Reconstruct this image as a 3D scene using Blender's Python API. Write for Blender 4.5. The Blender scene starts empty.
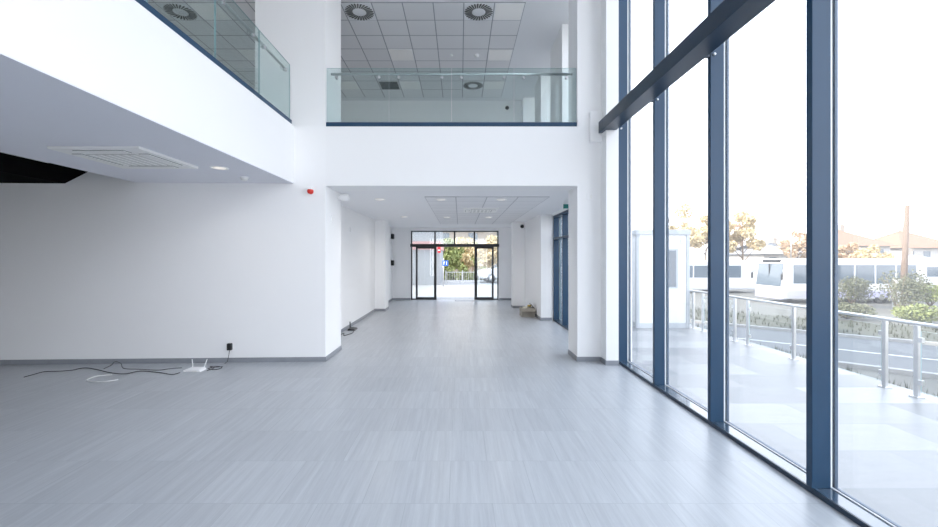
import bpy, bmesh, math, random
from mathutils import Vector, Matrix
random.seed(7)
SC = bpy.context.scene
COL = SC.collection
PI = math.pi
F, CX, CY, H = 417.0, 460.0, 257.0, 1.70          # focal length (px), vanishing point, eye height


# ------------------------------------------------------------------ materials
def mat(name, col, rough=0.5, metal=0.0, vary=0.06, scale=6.0, spec=0.5, bump=0.0, emit=None, estr=0.0, coat=0.0):
    m = bpy.data.materials.new(name); m.use_nodes = True
    nt = m.node_tree; N = nt.nodes; L = nt.links
    b = N['Principled BSDF']
    tc = N.new('ShaderNodeTexCoord'); nz = N.new('ShaderNodeTexNoise')
    nz.inputs['Scale'].default_value = scale; nz.inputs['Detail'].default_value = 4
    L.new(tc.outputs['Object'], nz.inputs['Vector'])
    mx = N.new('ShaderNodeMix'); mx.data_type = 'RGBA'
    mx.inputs[6].default_value = (*[max(0, c * (1 - vary)) for c in col], 1)
    mx.inputs[7].default_value = (*[min(1, c * (1 + vary)) for c in col], 1)
    L.new(nz.outputs['Fac'], mx.inputs[0]); L.new(mx.outputs[2], b.inputs['Base Color'])
    b.inputs['Roughness'].default_value = rough; b.inputs['Metallic'].default_value = metal
    b.inputs['Specular IOR Level'].default_value = spec
    b.inputs['Coat Weight'].default_value = coat
    if bump:
        bp = N.new('ShaderNodeBump'); bp.inputs['Strength'].default_value = bump; bp.inputs['Distance'].default_value = 0.01
        L.new(nz.outputs['Fac'], bp.inputs['Height']); L.new(bp.outputs[0], b.inputs['Normal'])
    if emit:
        b.inputs['Emission Color'].default_value = (*emit, 1); b.inputs['Emission Strength'].default_value = estr
    return m


def glass(name, tint, r0=0.04, gloss=(1, 1, 1), haze=0.0):
    m = bpy.data.materials.new(name); m.use_nodes = True
    nt = m.node_tree; N = nt.nodes; L = nt.links
    N.remove(N['Principled BSDF']); out = N['Material Output']
    lw = N.new('ShaderNodeLayerWeight'); lw.inputs['Blend'].default_value = 0.5
    pw = N.new('ShaderNodeMath'); pw.operation = 'POWER'; pw.inputs[1].default_value = 5
    ma = N.new('ShaderNodeMath'); ma.operation = 'MULTIPLY_ADD'; ma.inputs[1].default_value = 0.9; ma.inputs[2].default_value = r0
    L.new(lw.outputs['Facing'], pw.inputs[0]); L.new(pw.outputs[0], ma.inputs[0])
    tr = N.new('ShaderNodeBsdfTransparent'); gl = N.new('ShaderNodeBsdfGlossy'); mx = N.new('ShaderNodeMixShader')
    nz = N.new('ShaderNodeTexNoise'); nz.inputs['Scale'].default_value = 0.7
    cm = N.new('ShaderNodeMix'); cm.data_type = 'RGBA'
    cm.inputs[6].default_value = (*[c * 0.985 for c in tint], 1); cm.inputs[7].default_value = (*tint, 1)
    L.new(nz.outputs['Fac'], cm.inputs[0]); L.new(cm.outputs[2], tr.inputs['Color'])
    gl.inputs['Roughness'].default_value = 0.02; gl.inputs['Color'].default_value = (*gloss, 1)
    L.new(ma.outputs[0], mx.inputs[0]); L.new(tr.outputs[0], mx.inputs[1]); L.new(gl.outputs[0], mx.inputs[2])
    last = mx
    if haze:      # pale veil of glare mixed into the glass to wash out the view
        td = N.new('ShaderNodeBsdfTranslucent'); td.inputs['Color'].default_value = (0.95, 0.95, 0.95, 1)
        hz = N.new('ShaderNodeMixShader'); hz.inputs[0].default_value = haze
        L.new(mx.outputs[0], hz.inputs[1]); L.new(td.outputs[0], hz.inputs[2]); last = hz
    L.new(last.outputs[0], out.inputs['Surface'])
    return m


def tiled(name, c1, c2, line, w, h, origin, mortar, rough=0.5, offset=0.0, streak=None, streak_scale=(60, 1.2, 1), spec=0.5, bump=0.0):
    """brick-grid material on object (= world) x, y"""
    m = bpy.data.materials.new(name); m.use_nodes = True
    nt = m.node_tree; N = nt.nodes; L = nt.links
    b = N['Principled BSDF']; b.inputs['Roughness'].default_value = rough; b.inputs['Specular IOR Level'].default_value = spec
    tc = N.new('ShaderNodeTexCoord'); mp = N.new('ShaderNodeMapping')
    mp.inputs['Location'].default_value = (-origin[0], -origin[1], 0)
    L.new(tc.outputs['Object'], mp.inputs['Vector'])
    br = N.new('ShaderNodeTexBrick'); br.offset = offset; br.squash = 1.0
    br.inputs['Scale'].default_value = 1; br.inputs['Brick Width'].default_value = w; br.inputs['Row Height'].default_value = h
    br.inputs['Mortar Size'].default_value = mortar; br.inputs['Mortar Smooth'].default_value = 0.1; br.inputs['Bias'].default_value = 0
    br.inputs['Color1'].default_value = (*c1, 1); br.inputs['Color2'].default_value = (*c2, 1); br.inputs['Mortar'].default_value = (*line, 1)
    L.new(mp.outputs[0], br.inputs['Vector'])
    colour = br.outputs['Color']
    if streak:
        m2 = N.new('ShaderNodeMapping'); m2.inputs['Scale'].default_value = streak_scale
        L.new(tc.outputs['Object'], m2.inputs['Vector'])
        # every tile gets its own shift of the grain
        av = N.new('ShaderNodeVectorMath'); av.operation = 'ADD'
        sc = N.new('ShaderNodeVectorMath'); sc.operation = 'SCALE'; sc.inputs['Scale'].default_value = 400
        b2 = N.new('ShaderNodeTexBrick'); b2.offset = offset; b2.squash = 1.0
        for k in ('Scale', 'Brick Width', 'Row Height', 'Mortar Size', 'Mortar Smooth', 'Bias'):
            b2.inputs[k].default_value = br.inputs[k].default_value
        b2.inputs['Color1'].default_value = (0, 0, 0, 1); b2.inputs['Color2'].default_value = (0.05, 0.07, 0.02, 1); b2.inputs['Mortar'].default_value = (0, 0, 0, 1)
        L.new(mp.outputs[0], b2.inputs['Vector'])
        L.new(b2.outputs['Color'], sc.inputs[0]); L.new(sc.outputs[0], av.inputs[0]); L.new(m2.outputs[0], av.inputs[1])
        nz = N.new('ShaderNodeTexNoise'); nz.inputs['Scale'].default_value = 1; nz.inputs['Detail'].default_value = 8; nz.inputs['Roughness'].default_value = 0.78
        L.new(av.outputs[0], nz.inputs['Vector'])
        rp = N.new('ShaderNodeValToRGB')
        rp.color_ramp.elements[0].position = 0.33; rp.color_ramp.elements[0].color = (streak, streak, streak * 1.02, 1)
        rp.color_ramp.elements[1].position = 0.68; rp.color_ramp.elements[1].color = (1.1, 1.1, 1.1, 1)
        L.new(nz.outputs['Fac'], rp.inputs[0])
        mu = N.new('ShaderNodeMix'); mu.data_type = 'RGBA'; mu.blend_type = 'MULTIPLY'; mu.inputs[0].default_value = 1
        L.new(colour, mu.inputs[6]); L.new(rp.outputs[0], mu.inputs[7]); colour = mu.outputs[2]
        if bump:
            bp = N.new('ShaderNodeBump'); bp.inputs['Strength'].default_value = bump; bp.inputs['Distance'].default_value = 0.003
            L.new(nz.outputs['Fac'], bp.inputs['Height']); L.new(bp.outputs[0], b.inputs['Normal'])
    L.new(colour, b.inputs['Base Color'])
    return m


WALL = mat('white_plaster', (0.89, 0.89, 0.89), 0.75, vary=0.008, scale=2, spec=0.25)
CEILP = mat('ceiling_paint', (0.88, 0.88, 0.89), 0.85, vary=0.01, scale=2, spec=0.2)
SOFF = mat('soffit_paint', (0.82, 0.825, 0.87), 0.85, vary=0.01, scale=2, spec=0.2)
FLOOR = tiled('grey_streaked_tiles', (0.480, 0.498, 0.518), (0.445, 0.462, 0.482), (0.37, 0.39, 0.41), 0.6, 0.6, (-0.375, 2.876), 0.0022,
              rough=0.30, offset=0.5, streak=0.84, streak_scale=(24, 0.9, 1), spec=0.5, bump=0.15)
SKIRT = mat('skirting_tile', (0.27, 0.285, 0.31), 0.45, vary=0.12, scale=9)
TILEC = tiled('ceiling_tiles', (0.87, 0.86, 0.86), (0.84, 0.83, 0.83), (0.40, 0.40, 0.42), 0.6, 0.6, (1.275, 8.095), 0.011, rough=0.9, spec=0.15)
TILEC2 = tiled('corridor_ceiling_tiles', (0.83, 0.83, 0.84), (0.80, 0.80, 0.81), (0.52, 0.52, 0.54), 0.6, 0.6, (-0.68, 8.0), 0.010, rough=0.9, spec=0.15)
FRAME = mat('navy_frame_paint', (0.013, 0.050, 0.105), 0.36, vary=0.05, scale=3, spec=0.42)
DARKFRAME = mat('dark_navy_frame', (0.016, 0.036, 0.066), 0.35, vary=0.08, scale=3)
BLACKF = mat('black_door_frame', (0.010, 0.012, 0.016), 0.4, vary=0.1)
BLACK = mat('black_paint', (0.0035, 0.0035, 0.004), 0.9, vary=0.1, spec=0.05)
BLACKP = mat('black_plastic', (0.012, 0.012, 0.014), 0.4, vary=0.1)
WHITEP = mat('white_plastic', (0.90, 0.90, 0.90), 0.4, vary=0.02)
GREYP = mat('grey_plastic', (0.88, 0.88, 0.86), 0.5, vary=0.02)
LOUV = mat('louvre_grey', (0.66, 0.66, 0.64), 0.5, vary=0.03)
PANEL = mat('light_panel_white', (0.88, 0.87, 0.85), 0.5, vary=0.01, emit=(1, 0.97, 0.92), estr=0.05)
DIFFW = mat('vent_dark', (0.05, 0.05, 0.05), 0.7)
LAMPG = mat('lamp_glow', (0.9, 0.86, 0.8), 0.4, emit=(1, 0.88, 0.74), estr=0.45)
ALU = mat('brushed_steel', (0.62, 0.63, 0.64), 0.28, metal=1.0, vary=0.05, scale=30)
SILLM = mat('glossy_sill_paint', (0.04, 0.075, 0.12), 0.16, vary=0.05, scale=3, spec=0.9, coat=0.7)
GASK = mat('pale_gasket', (0.78, 0.80, 0.82), 0.5, vary=0.02)
RED = mat('red_plastic', (0.62, 0.03, 0.02), 0.35)
TEAL = mat('green_sign', (0.02, 0.20, 0.18), 0.4)
GLASS = glass('clear_glazing', (0.985, 0.992, 0.992), 0.03, haze=0.04)
GLASSD = glass('door_glazing', (0.95, 0.97, 0.97), 0.05, haze=0.04)
GLASSR = glass('railing_glass', (0.885, 0.935, 0.93), 0.035, (0.92, 1, 0.99))
GLASSX = glass('terrace_glass', (0.97, 0.985, 0.985), 0.02)
GEDGE = mat('glass_edge', (0.30, 0.45, 0.47), 0.3, vary=0.05)
BOXC = mat('cardboard', (0.36, 0.33, 0.28), 0.85, vary=0.1, scale=12)
PAPER = mat('packing_paper', (0.60, 0.58, 0.50), 0.8, vary=0.15, scale=20)
YELL = mat('yellow_tape', (0.55, 0.40, 0.10), 0.5)
CAB = mat('cable_black', (0.05, 0.05, 0.055), 0.5)
CABW = mat('cable_white', (0.72, 0.72, 0.72), 0.5)
# outside
TERR = tiled('terrace_tiles', (0.29, 0.29, 0.29), (0.14, 0.145, 0.15), (0.17, 0.18, 0.19), 1.2, 0.6, (0.2, 0.1), 0.006, rough=0.38, offset=0.5, streak=0.92, streak_scale=(2, 6, 1), spec=0.3)
PAVE = tiled('pale_paving', (0.31, 0.305, 0.30), (0.27, 0.268, 0.265), (0.20, 0.20, 0.20), 0.4, 0.4, (0, 0), 0.008, rough=0.7, offset=0.5)
ASPH = mat('asphalt', (0.10, 0.105, 0.11), 0.85, vary=0.15, scale=3)
LINE = mat('road_paint', (0.5, 0.5, 0.5), 0.7, vary=0.06)
KERB = mat('kerb_concrete', (0.28, 0.275, 0.265), 0.85, vary=0.1)
GRAV = mat('gravel_ground', (0.12, 0.115, 0.10), 0.95, vary=0.3, scale=1.2)
GRASS = mat('dry_grass', (0.062, 0.062, 0.042), 0.95, vary=0.4, scale=2.5)
BLADE = mat('grass_blade', (0.075, 0.08, 0.05), 0.9, vary=0.35, scale=3)
BARK = mat('bark', (0.22, 0.16, 0.11), 0.9, vary=0.3, scale=14)
LEAFY = mat('autumn_leaves', (0.58, 0.47, 0.28), 0.8, vary=0.3, scale=1.5)
LEAFO = mat('rust_leaves', (0.54, 0.40, 0.27), 0.8, vary=0.35, scale=1.5)
LEAFG = mat('green_leaves', (0.22, 0.25, 0.09), 0.8, vary=0.4, scale=1.2)
LEAFB = mat('bush_leaves', (0.13, 0.135, 0.08), 0.85, vary=0.35, scale=2)
WOOD = mat('weathered_wood', (0.20, 0.145, 0.11), 0.85, vary=0.2, scale=18)
CONC = mat('concrete', (0.45, 0.44, 0.42), 0.9, vary=0.12)
BUSW = mat('bus_white', (0.62, 0.62, 0.63), 0.3, vary=0.02)
BUSL = mat('bus_lilac', (0.46, 0.45, 0.66), 0.35, vary=0.03)
WGLASS = mat('vehicle_glass', (0.10, 0.13, 0.16), 0.08, vary=0.1, spec=0.8)
TYRE = mat('tyre_rubber', (0.02, 0.02, 0.02), 0.8)
BOOTHW = mat('booth_white', (0.80, 0.81, 0.82), 0.45, vary=0.02)
BOOTHG = mat('booth_grey', (0.46, 0.49, 0.52), 0.45, vary=0.03)
HWALL = mat('house_render', (0.36, 0.31, 0.26), 0.9, vary=0.08)
HWALL2 = mat('pale_render', (0.50, 0.48, 0.46), 0.9, vary=0.06)
SHOPW = mat('shop_grey_render', (0.27, 0.28, 0.29), 0.9, vary=0.08)
ROOF = mat('clay_roof', (0.24, 0.15, 0.10), 0.85, vary=0.15, scale=5)
ROOFG = mat('grey_sheet_roof', (0.24, 0.24, 0.25), 0.6, vary=0.1)
SIGNB = mat('blue_sign', (0.03, 0.12, 0.52), 0.4)
SIGNR = mat('red_sign', (0.60, 0.03, 0.04), 0.4)
SIGNW = mat('sign_white', (0.85, 0.85, 0.85), 0.4)
SILV = mat('car_silver', (0.55, 0.57, 0.60), 0.25, metal=0.6, vary=0.02)
PINK = mat('red_fascia', (0.42, 0.23, 0.22), 0.6)
HEAD = mat('headlamp', (0.8, 0.8, 0.78), 0.1)


# ------------------------------------------------------------------ mesh builder
class MB:
    def __init__(self):
        self.v = []; self.f = []; self.m = []; self.s = []

    def add(self, vs, fs, mi=0, smooth=False):
        o = len(self.v); self.v += [tuple(p) for p in vs]
        for f in fs:
            self.f.append(tuple(i + o for i in f)); self.m.append(mi); self.s.append(smooth)
        return self

    def box(self, x0, x1, y0, y1, z0, z1, mi=0, bev=0.0):
        if bev:
            bm = bmesh.new(); bmesh.ops.create_cube(bm, size=1)
            for v in bm.verts:
                v.co = Vector(((x0 + x1) / 2 + v.co.x * (x1 - x0), (y0 + y1) / 2 + v.co.y * (y1 - y0), (z0 + z1) / 2 + v.co.z * (z1 - z0)))
            bmesh.ops.bevel(bm, geom=bm.edges[:], offset=bev, segments=2, profile=0.6, affect='EDGES')
            self.bm(bm, mi); return self
        vs = [(x, y, z) for z in (z0, z1) for y in (y0, y1) for x in (x0, x1)]
        return self.add(vs, [(0, 2, 3, 1), (4, 5, 7, 6), (0, 1, 5, 4), (2, 6, 7, 3), (0, 4, 6, 2), (1, 3, 7, 5)], mi)

    def bm(self, bm, mi=0, smooth=False):
        bm.verts.index_update()
        self.add([v.co[:] for v in bm.verts], [[v.index for v in f.verts] for f in bm.faces], mi, smooth); bm.free()

    def tube(self, pts, r, n=8, mi=0, cap=True, r2=None):
        pts = [Vector(p) for p in pts]; k = len(pts); vs = []; fs = []
        prev = None
        for i, p in enumerate(pts):
            d = (pts[min(i + 1, k - 1)] - pts[max(i - 1, 0)]).normalized()
            if prev is None:
                a = d.orthogonal().normalized()
            else:
                a = (prev - d * prev.dot(d)); a = a.normalized() if a.length > 1e-6 else d.orthogonal().normalized()
            prev = a; b = d.cross(a)
            rr = r if r2 is None else r + (r2 - r) * i / (k - 1)
            vs += [p + (a * math.cos(2 * PI * j / n) + b * math.sin(2 * PI * j / n)) * rr for j in range(n)]
        for i in range(k - 1):
            for j in range(n):
                fs.append((i * n + j, i * n + (j + 1) % n, (i + 1) * n + (j + 1) % n, (i + 1) * n + j))
        self.add(vs, fs, mi, True)
        if cap:
            o = len(self.v) - len(vs)
            self.f.append(tuple(o + j for j in reversed(range(n)))); self.m.append(mi); self.s.append(False)
            self.f.append(tuple(o + (k - 1) * n + j for j in range(n))); self.m.append(mi); self.s.append(False)
        return self

    def lathe(self, prof, c=(0, 0, 0), axis='z', n=24, mi=0, smooth=True):
        vs = []; fs = []
        for (r, h) in prof:
            for j in range(n):
                a = 2 * PI * j / n; u, w = r * math.cos(a), r * math.sin(a)
                p = (u, w, h) if axis == 'z' else ((h, u, w) if axis == 'x' else (w, h, u))
                vs.append((c[0] + p[0], c[1] + p[1], c[2] + p[2]))
        for i in range(len(prof) - 1):
            for j in range(n):
                fs.append((i * n + j, i * n + (j + 1) % n, (i + 1) * n + (j + 1) % n, (i + 1) * n + j))
        fs.append(tuple(reversed(range(n)))); fs.append(tuple((len(prof) - 1) * n + j for j in range(n)))
        return self.add(vs, fs, mi, smooth)

    def prism(self, poly, a0, a1, axis='y', mi=0, bev=0.0):
        """poly in the two other axes, extruded along axis"""
        n = len(poly)
        def P(u, w, a):
            return {'y': (u, a, w), 'x': (a, u, w), 'z': (u, w, a)}[axis]
        vs = [P(u, w, a0) for u, w in poly] + [P(u, w, a1) for u, w in poly]
        fs = [tuple(range(n)), tuple(reversed(range(n, 2 * n)))] + [(i, i + n, (i + 1) % n + n, (i + 1) % n) for i in range(n)]
        bm = bmesh.new(); bv = [bm.verts.new(p) for p in vs]
        for f in fs: bm.faces.new([bv[i] for i in f])
        bmesh.ops.recalc_face_normals(bm, faces=bm.faces[:])
        if bev: bmesh.ops.bevel(bm, geom=bm.edges[:], offset=bev, segments=2, profile=0.6, affect='EDGES')
        self.bm(bm, mi); return self

    def build(self, name, mats, parent=None, local=False, fix=True):
        me = bpy.data.meshes.new(name)
        off = Vector((0, 0, 0))
        if parent is not None and not local:
            p = parent
            while p is not None: off += p.location; p = p.parent
        me.from_pydata([tuple(Vector(p) - off) for p in self.v], [], self.f)
        if not isinstance(mats, (list, tuple)): mats = [mats]
        for m in mats: me.materials.append(m)
        me.polygons.foreach_set('material_index', self.m); me.polygons.foreach_set('use_smooth', self.s)
        if fix and len(self.f) < 6000:
            bm = bmesh.new(); bm.from_mesh(me); bmesh.ops.recalc_face_normals(bm, faces=bm.faces[:]); bm.to_mesh(me); bm.free()
        me.update()
        o = bpy.data.objects.new(name, me); COL.objects.link(o)
        if parent is not None: o.parent = parent
        return o


def box(name, m, x0, x1, y0, y1, z0, z1, parent=None, bev=0.0, local=False):
    return MB().box(x0, x1, y0, y1, z0, z1, bev=bev).build(name, m, parent, local)


def tag(o, label=None, cat=None, group=None, kind=None):
    for k, v in (('label', label), ('category', cat), ('group', group), ('kind', kind)):
        if v: o[k] = v
    return o


def thing(name, loc, label, cat, group=None, kind=None, rotz=0.0):
    o = bpy.data.objects.new(name, None); o.location = loc; o.rotation_euler = (0, 0, rotz); o.empty_display_size = 0.1
    COL.objects.link(o); return tag(o, label, cat, group, kind)


def struct(name, m, mb, parent=None):
    o = mb.build(name, m, parent)
    if parent is None: o['kind'] = 'structure'
    return o


def sroot(name, loc=(0, 0, 0), label=None, cat=None):
    return thing(name, loc, label, cat, kind='structure')


def dup(root, loc, label, rotz=None):
    r = root.copy(); COL.objects.link(r); r.location = loc; r['label'] = label
    if rotz is not None: r.rotation_euler = (0, 0, rotz)
    for ch in list(root.children):
        c = ch.copy(); COL.objects.link(c); c.parent = r
        for g in list(ch.children):
            d = g.copy(); COL.objects.link(d); d.parent = c
    return r


def pane(name, m, x0, x1, y0, y1, z0, z1, parent, local=False, edge=GEDGE):
    """a glass pane: big faces glass, rim faces edge material"""
    d = (x1 - x0, y1 - y0, z1 - z0); t = min(range(3), key=lambda i: d[i])
    mb = MB().box(x0, x1, y0, y1, z0, z1)
    ax = [2, 2, 1, 1, 0, 0]
    mb.m = [0 if ax[i] == t else 1 for i in range(6)]
    return mb.build(name, [m, edge], parent, local)


# ------------------------------------------------------------------ key planes
YB = 6.79                      # plane of the white back wall
XF = -2.697                     # face of the mezzanine on the left
XG = 2.526                      # inner face of the glazed wall
ZS, ZL, ZT, ZC = 2.893, 2.86, 3.83, 6.65
XL, YN, YE, YU = -12.5, -4.2, 16.49, 13.2
XO1, XO2 = -2.19, 1.912         # the opening in the back wall

def yw(x): return YB + (x - XO1) * 0.040       # the left wall runs very slightly towards the viewer
# ------------------------------------------------------------------ room shell
struct('floor', FLOOR, MB().box(XL, XG + 0.2, YN, YE, -0.2, 0))
mb = MB(); mb.prism([(XL, yw(XL)), (XO1, YB), (XO1, 7.67), (XL, 7.67)], 0, ZT, 'z'); mb.box(-3.336, XO1, YB, 7.67, ZT, ZC)
struct('wall_back', WALL, mb)
mb = MB(); mb.box(XO2, 2.295, YB, 7.35, 0, ZC); mb.box(2.295, 2.75, 6.66, 7.35, 0, ZC); mb.box(2.295, 2.49, 6.545, 6.66, 0, ZC)
struct('wall_right', WALL, mb)
struct('wall_lintel', WALL, MB().box(XO1, XO2, YB, 7.35, ZL, ZT - 0.004))
mb = MB(); mb.box(XL - 0.2, XL, YN, YE, 0, 4.2); mb.box(XL - 0.2, XL, YN, YE, 6.1, ZC); mb.box(XL - 0.2, XL, YN, 8.0, 4.2, 6.1); mb.box(XL - 0.2, XL, 12.8, YE, 4.2, 6.1)
struct('wall_left', WALL, mb)
w5 = sroot('fill_window_left')          # unseen window added in the far left wall to brighten the upper ceiling
for k in range(4): box('mullion', FRAME, XL - 0.15, XL - 0.05, 8.0 + 1.58 * k, 8.06 + 1.58 * k, 4.2, 6.1, w5)
for k in range(3): pane('glass_pane', GLASS, XL - 0.11, XL - 0.09, 8.06 + 1.58 * k, 9.58 + 1.58 * k, 4.2, 6.1, w5)
struct('wall_mezzanine', WALL, MB().box(-5.2, XF, YN, YB, ZS + 0.012, ZT))
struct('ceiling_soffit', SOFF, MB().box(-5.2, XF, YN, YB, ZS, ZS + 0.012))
mb = MB(); mb.box(XL, -5.2, YN, YB, 3.4, ZT)
struct('floor_mezzanine', WALL, mb)
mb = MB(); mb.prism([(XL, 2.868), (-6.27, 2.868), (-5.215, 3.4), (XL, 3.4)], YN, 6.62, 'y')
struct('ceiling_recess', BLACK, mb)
struct('trim_recess', LOUV, MB().box(-5.42, -5.32, YN, 5.48, 2.935, 2.965))
# corridor shell
mb = MB(); mb.box(-2.9, -2.67, 7.67, YE, 0, ZL); mb.box(-2.67, -2.35, 13.1, 13.7, 0, ZL)
struct('wall_corridor_left', WALL, mb)
mb = MB(); mb.box(2.17, 2.75, 11.18, 13.9, 0, ZL); mb.box(1.76, 2.17, 13.9, 14.3, 0, ZL); mb.box(2.17, 2.75, 13.9, YE, 0, ZL); mb.box(2.47, 2.75, 7.35, 11.18, 2.80, ZL)
struct('wall_corridor_right', WALL, mb)
DX0, DX1, DZ = -1.94, 1.526, 2.736
mb = MB(); mb.box(-2.9, DX0, YE, 16.75, 0, ZL); mb.box(DX1, 2.75, YE, 16.75, 0, ZL); mb.box(DX0, DX1, YE, 16.75, DZ, ZL)
struct('wall_end', WALL, mb)
struct('ceiling_corridor', CEILP, MB().box(-2.9, 2.75, 7.35, 16.75, ZL, ZT - 0.004))
struct('ceiling_corridor_grid', TILEC2, MB().box(-0.68, 1.72, 8.0, 14.6, ZL - 0.012, ZL))
# upper floor shell
struct('ceiling_upper', CEILP, MB().box(XL - 0.2, 2.75, YN, 16.75, ZC, ZC + 0.3))
mb = MB(); mb.box(XL, 1.275, 8.095, 12.895, ZC - 0.012, ZC); mb.box(XL, -3.525, YN, 8.095, ZC - 0.012, ZC)
struct('ceiling_upper_grid', TILEC, mb)
struct('wall_upper_back', WALL, MB().box(XL, 2.75, YU, YU + 0.2, ZT, ZC))
mb = MB()
for y0, y1 in ((8.86, 10.0), (11.18, 12.1)): mb.box(2.17, 2.75, y0, y1, ZT, ZC)
mb.box(1.96, 2.75, 12.95, YU, ZT, ZC); mb.box(2.5, 2.75, 7.35, YU, ZT, ZT + 0.25)
struct('wall_upper_right', WALL, mb)
struct('floor_upper', FLOOR, MB().box(XL, 2.5, 7.67, YU, ZT - 0.004, ZT))
# unseen side behind the camera: walled at left to darken it, glazed for daylight
struct('wall_front', WALL, MB().box(XL, XF, YN - 0.2, YN, 0, ZC).box(XF, 2.75, YN - 0.2, YN, 6.0, ZC))

# white block the beam end rests on
struct('trim_beam_seat', WALL, MB().box(2.10, 2.295, 6.715, YB, 3.56, 4.05, bev=0.012))

# skirting
SK = 0.075
mb = MB(); mb.prism([(XL, yw(XL) - 0.012), (XO1 + 0.012, YB - 0.012), (XO1 + 0.012, YB), (XL, yw(XL))], 0, SK, 'z'); mb.box(XO1, XO1 + 0.012, YB, 7.68, 0, SK)
struct('baseboard_back', SKIRT, mb)
mb = MB(); mb.box(-2.67, -2.658, 7.68, 13.088, 0, SK); mb.box(-2.67, -2.338, 13.088, 13.1, 0, SK); mb.box(-2.35, -2.338, 13.1, 13.7, 0, SK)
mb.box(-2.67, -2.658, 13.7, YE, 0, SK)
struct('baseboard_corridor_left', SKIRT, mb)
mb = MB(); mb.box(-2.658, DX0 - 0.01, YE - 0.012, YE, 0, SK); mb.box(DX1 + 0.01, 2.158, YE - 0.012, YE, 0, SK)
struct('baseboard_end', SKIRT, mb)
mb = MB(); mb.box(2.158, 2.17, 11.168, 13.888, 0, SK); mb.box(1.748, 2.158, 13.888, 13.9, 0, SK); mb.box(1.748, 1.76, 13.9, 14.3, 0, SK); mb.box(2.158, 2.17, 14.3, YE - 0.012, 0, SK); mb.box(2.17, 2.47, 11.168, 11.18, 0, SK)
struct('baseboard_corridor_right', SKIRT, mb)
mb = MB(); mb.box(XO2 - 0.012, XO2, YB, 7.35, 0, SK); mb.box(XO2 - 0.012, 2.283, YB - 0.012, YB, 0, SK)
mb.box(2.283, 2.295, 6.533, YB - 0.012, 0, SK); mb.box(2.295, 2.49, 6.533, 6.545, 0, SK)
struct('baseboard_right', SKIRT, mb)

# ------------------------------------------------------------------ the glazed wall on the right
MW = 0.053
MY = [2.991 + 1.211 * k for k in range(-7, 4)]       # near edges of the mullions
w1 = sroot('window_1')
for y in MY:
    box('mullion', FRAME, XG, 2.660, y, y + MW, 0.04, 6.62, w1, bev=0.003)
    box('gasket', GASK, 2.660, 2.674, y + 0.004, y + MW - 0.004, 0.04, 6.62, w1)
    box('outer_cap', FRAME, 2.690, 2.712, y, y + MW, 0.0, 6.62, w1)
box('sill_face', DARKFRAME, XG, XG + 0.012, MY[0], MY[-1] + MW, 0.0, 0.039, w1)
box('sill', SILLM, XG + 0.012, 2.674, MY[0], MY[-1] + MW, 0.0, 0.04, w1)
box('sill_gasket', GASK, 2.662, 2.674, MY[0], MY[-1], 0.04, 0.048, w1)
box('head_rail', FRAME, XG, 2.682, MY[0], MY[-1] + MW, 6.58, ZC, w1)
box('outer_sill', FRAME, 2.690, 2.712, MY[0], MY[-1] + MW, -0.02, 0.045, w1)
for y in MY[:-1]:
    pane('glass_pane', GLASS, 2.674, 2.690, y + MW * 0.5 + 0.002, y + 1.211 + MW * 0.5 - 0.002, 0.0, 6.62, w1)

# horizontal steel beam with brackets and bolts
bx0, bx1, bz0, bz1 = 2.231, 2.453, 3.692, 3.872
beam = thing('steel_beam', (2.34, 0, bz0), 'long dark navy box beam running level across the tall mullions', 'beam', kind='thing')
box('beam_body', DARKFRAME, bx0, bx1, YN + 0.3, 6.54, bz0, bz1, beam, bev=0.004)
box('beam_end', DARKFRAME, bx0, 2.29, 6.54, 6.725, bz0, bz1, beam, bev=0.004)
for y in MY[2:-1]:
    box('bracket', DARKFRAME, bx1 - 0.005, XG, y + 0.006, y + MW - 0.006, bz0 + 0.03, bz1 - 0.03, beam)
for y in MY[7:]:
    b = MB().lathe([(0.0, -0.016), (0.012, -0.016), (0.016, -0.006), (0.016, 0.004)], (XG + 0.035, y, bz0 + 0.05), 'y', 10)
    b.build('bolt', ALU, beam)

# corridor glazing
w2 = sroot('window_2')
for y in (7.36, 8.27, 9.22, 10.17, 11.12):
    box('mullion', FRAME, 2.50, 2.64, y, y + 0.055, 0.04, 2.80, w2, bev=0.003)
    box('outer_cap', FRAME, 2.675, 2.71, y, y + 0.055, 0.0, 2.80, w2)
box('sill', DARKFRAME, 2.50, 2.655, 7.36, 11.175, 0, 0.04, w2)
box('transom', FRAME, 2.495, 2.655, 7.36, 11.175, 2.16, 2.215, w2)
box('head_rail', FRAME, 2.50, 2.655, 7.36, 11.175, 2.74, 2.80, w2)
for z0, z1 in ((0.04, 2.16), (2.215, 2.74)):
    for a, b in zip((7.415, 8.325, 9.275, 10.225), (8.27, 9.22, 10.17, 11.12)):
        pane('glass_pane', GLASS, 2.655, 2.673, a, b, z0, z1, w2)
# upper floor glazing
w3 = sroot('window_3')
for y0, y1 in ((7.36, 8.85), (10.01, 11.17), (12.11, 12.94)):
    for y in (y0, y1 - 0.05): box('mullion', FRAME, 2.52, 2.65, y, y + 0.05, ZT + 0.25, ZC, w3)
    pane('glass_pane', GLASS, 2.655, 2.673, y0 + 0.05, y1 - 0.05, ZT + 0.25, ZC, w3)
# unseen window added behind the camera to throw daylight on the back wall
w4 = sroot('fill_window_front')
for k in range(4):
    x = XF + 1.6 * k + 0.1
    box('mullion', FRAME, x, x + 0.06, YN - 0.15, YN, 0, 6.0, w4)
    if k < 3: pane('glass_pane', GLASS, x + 0.06, x + 1.6, YN - 0.09, YN - 0.07, 0, 6.0, w4)

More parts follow.
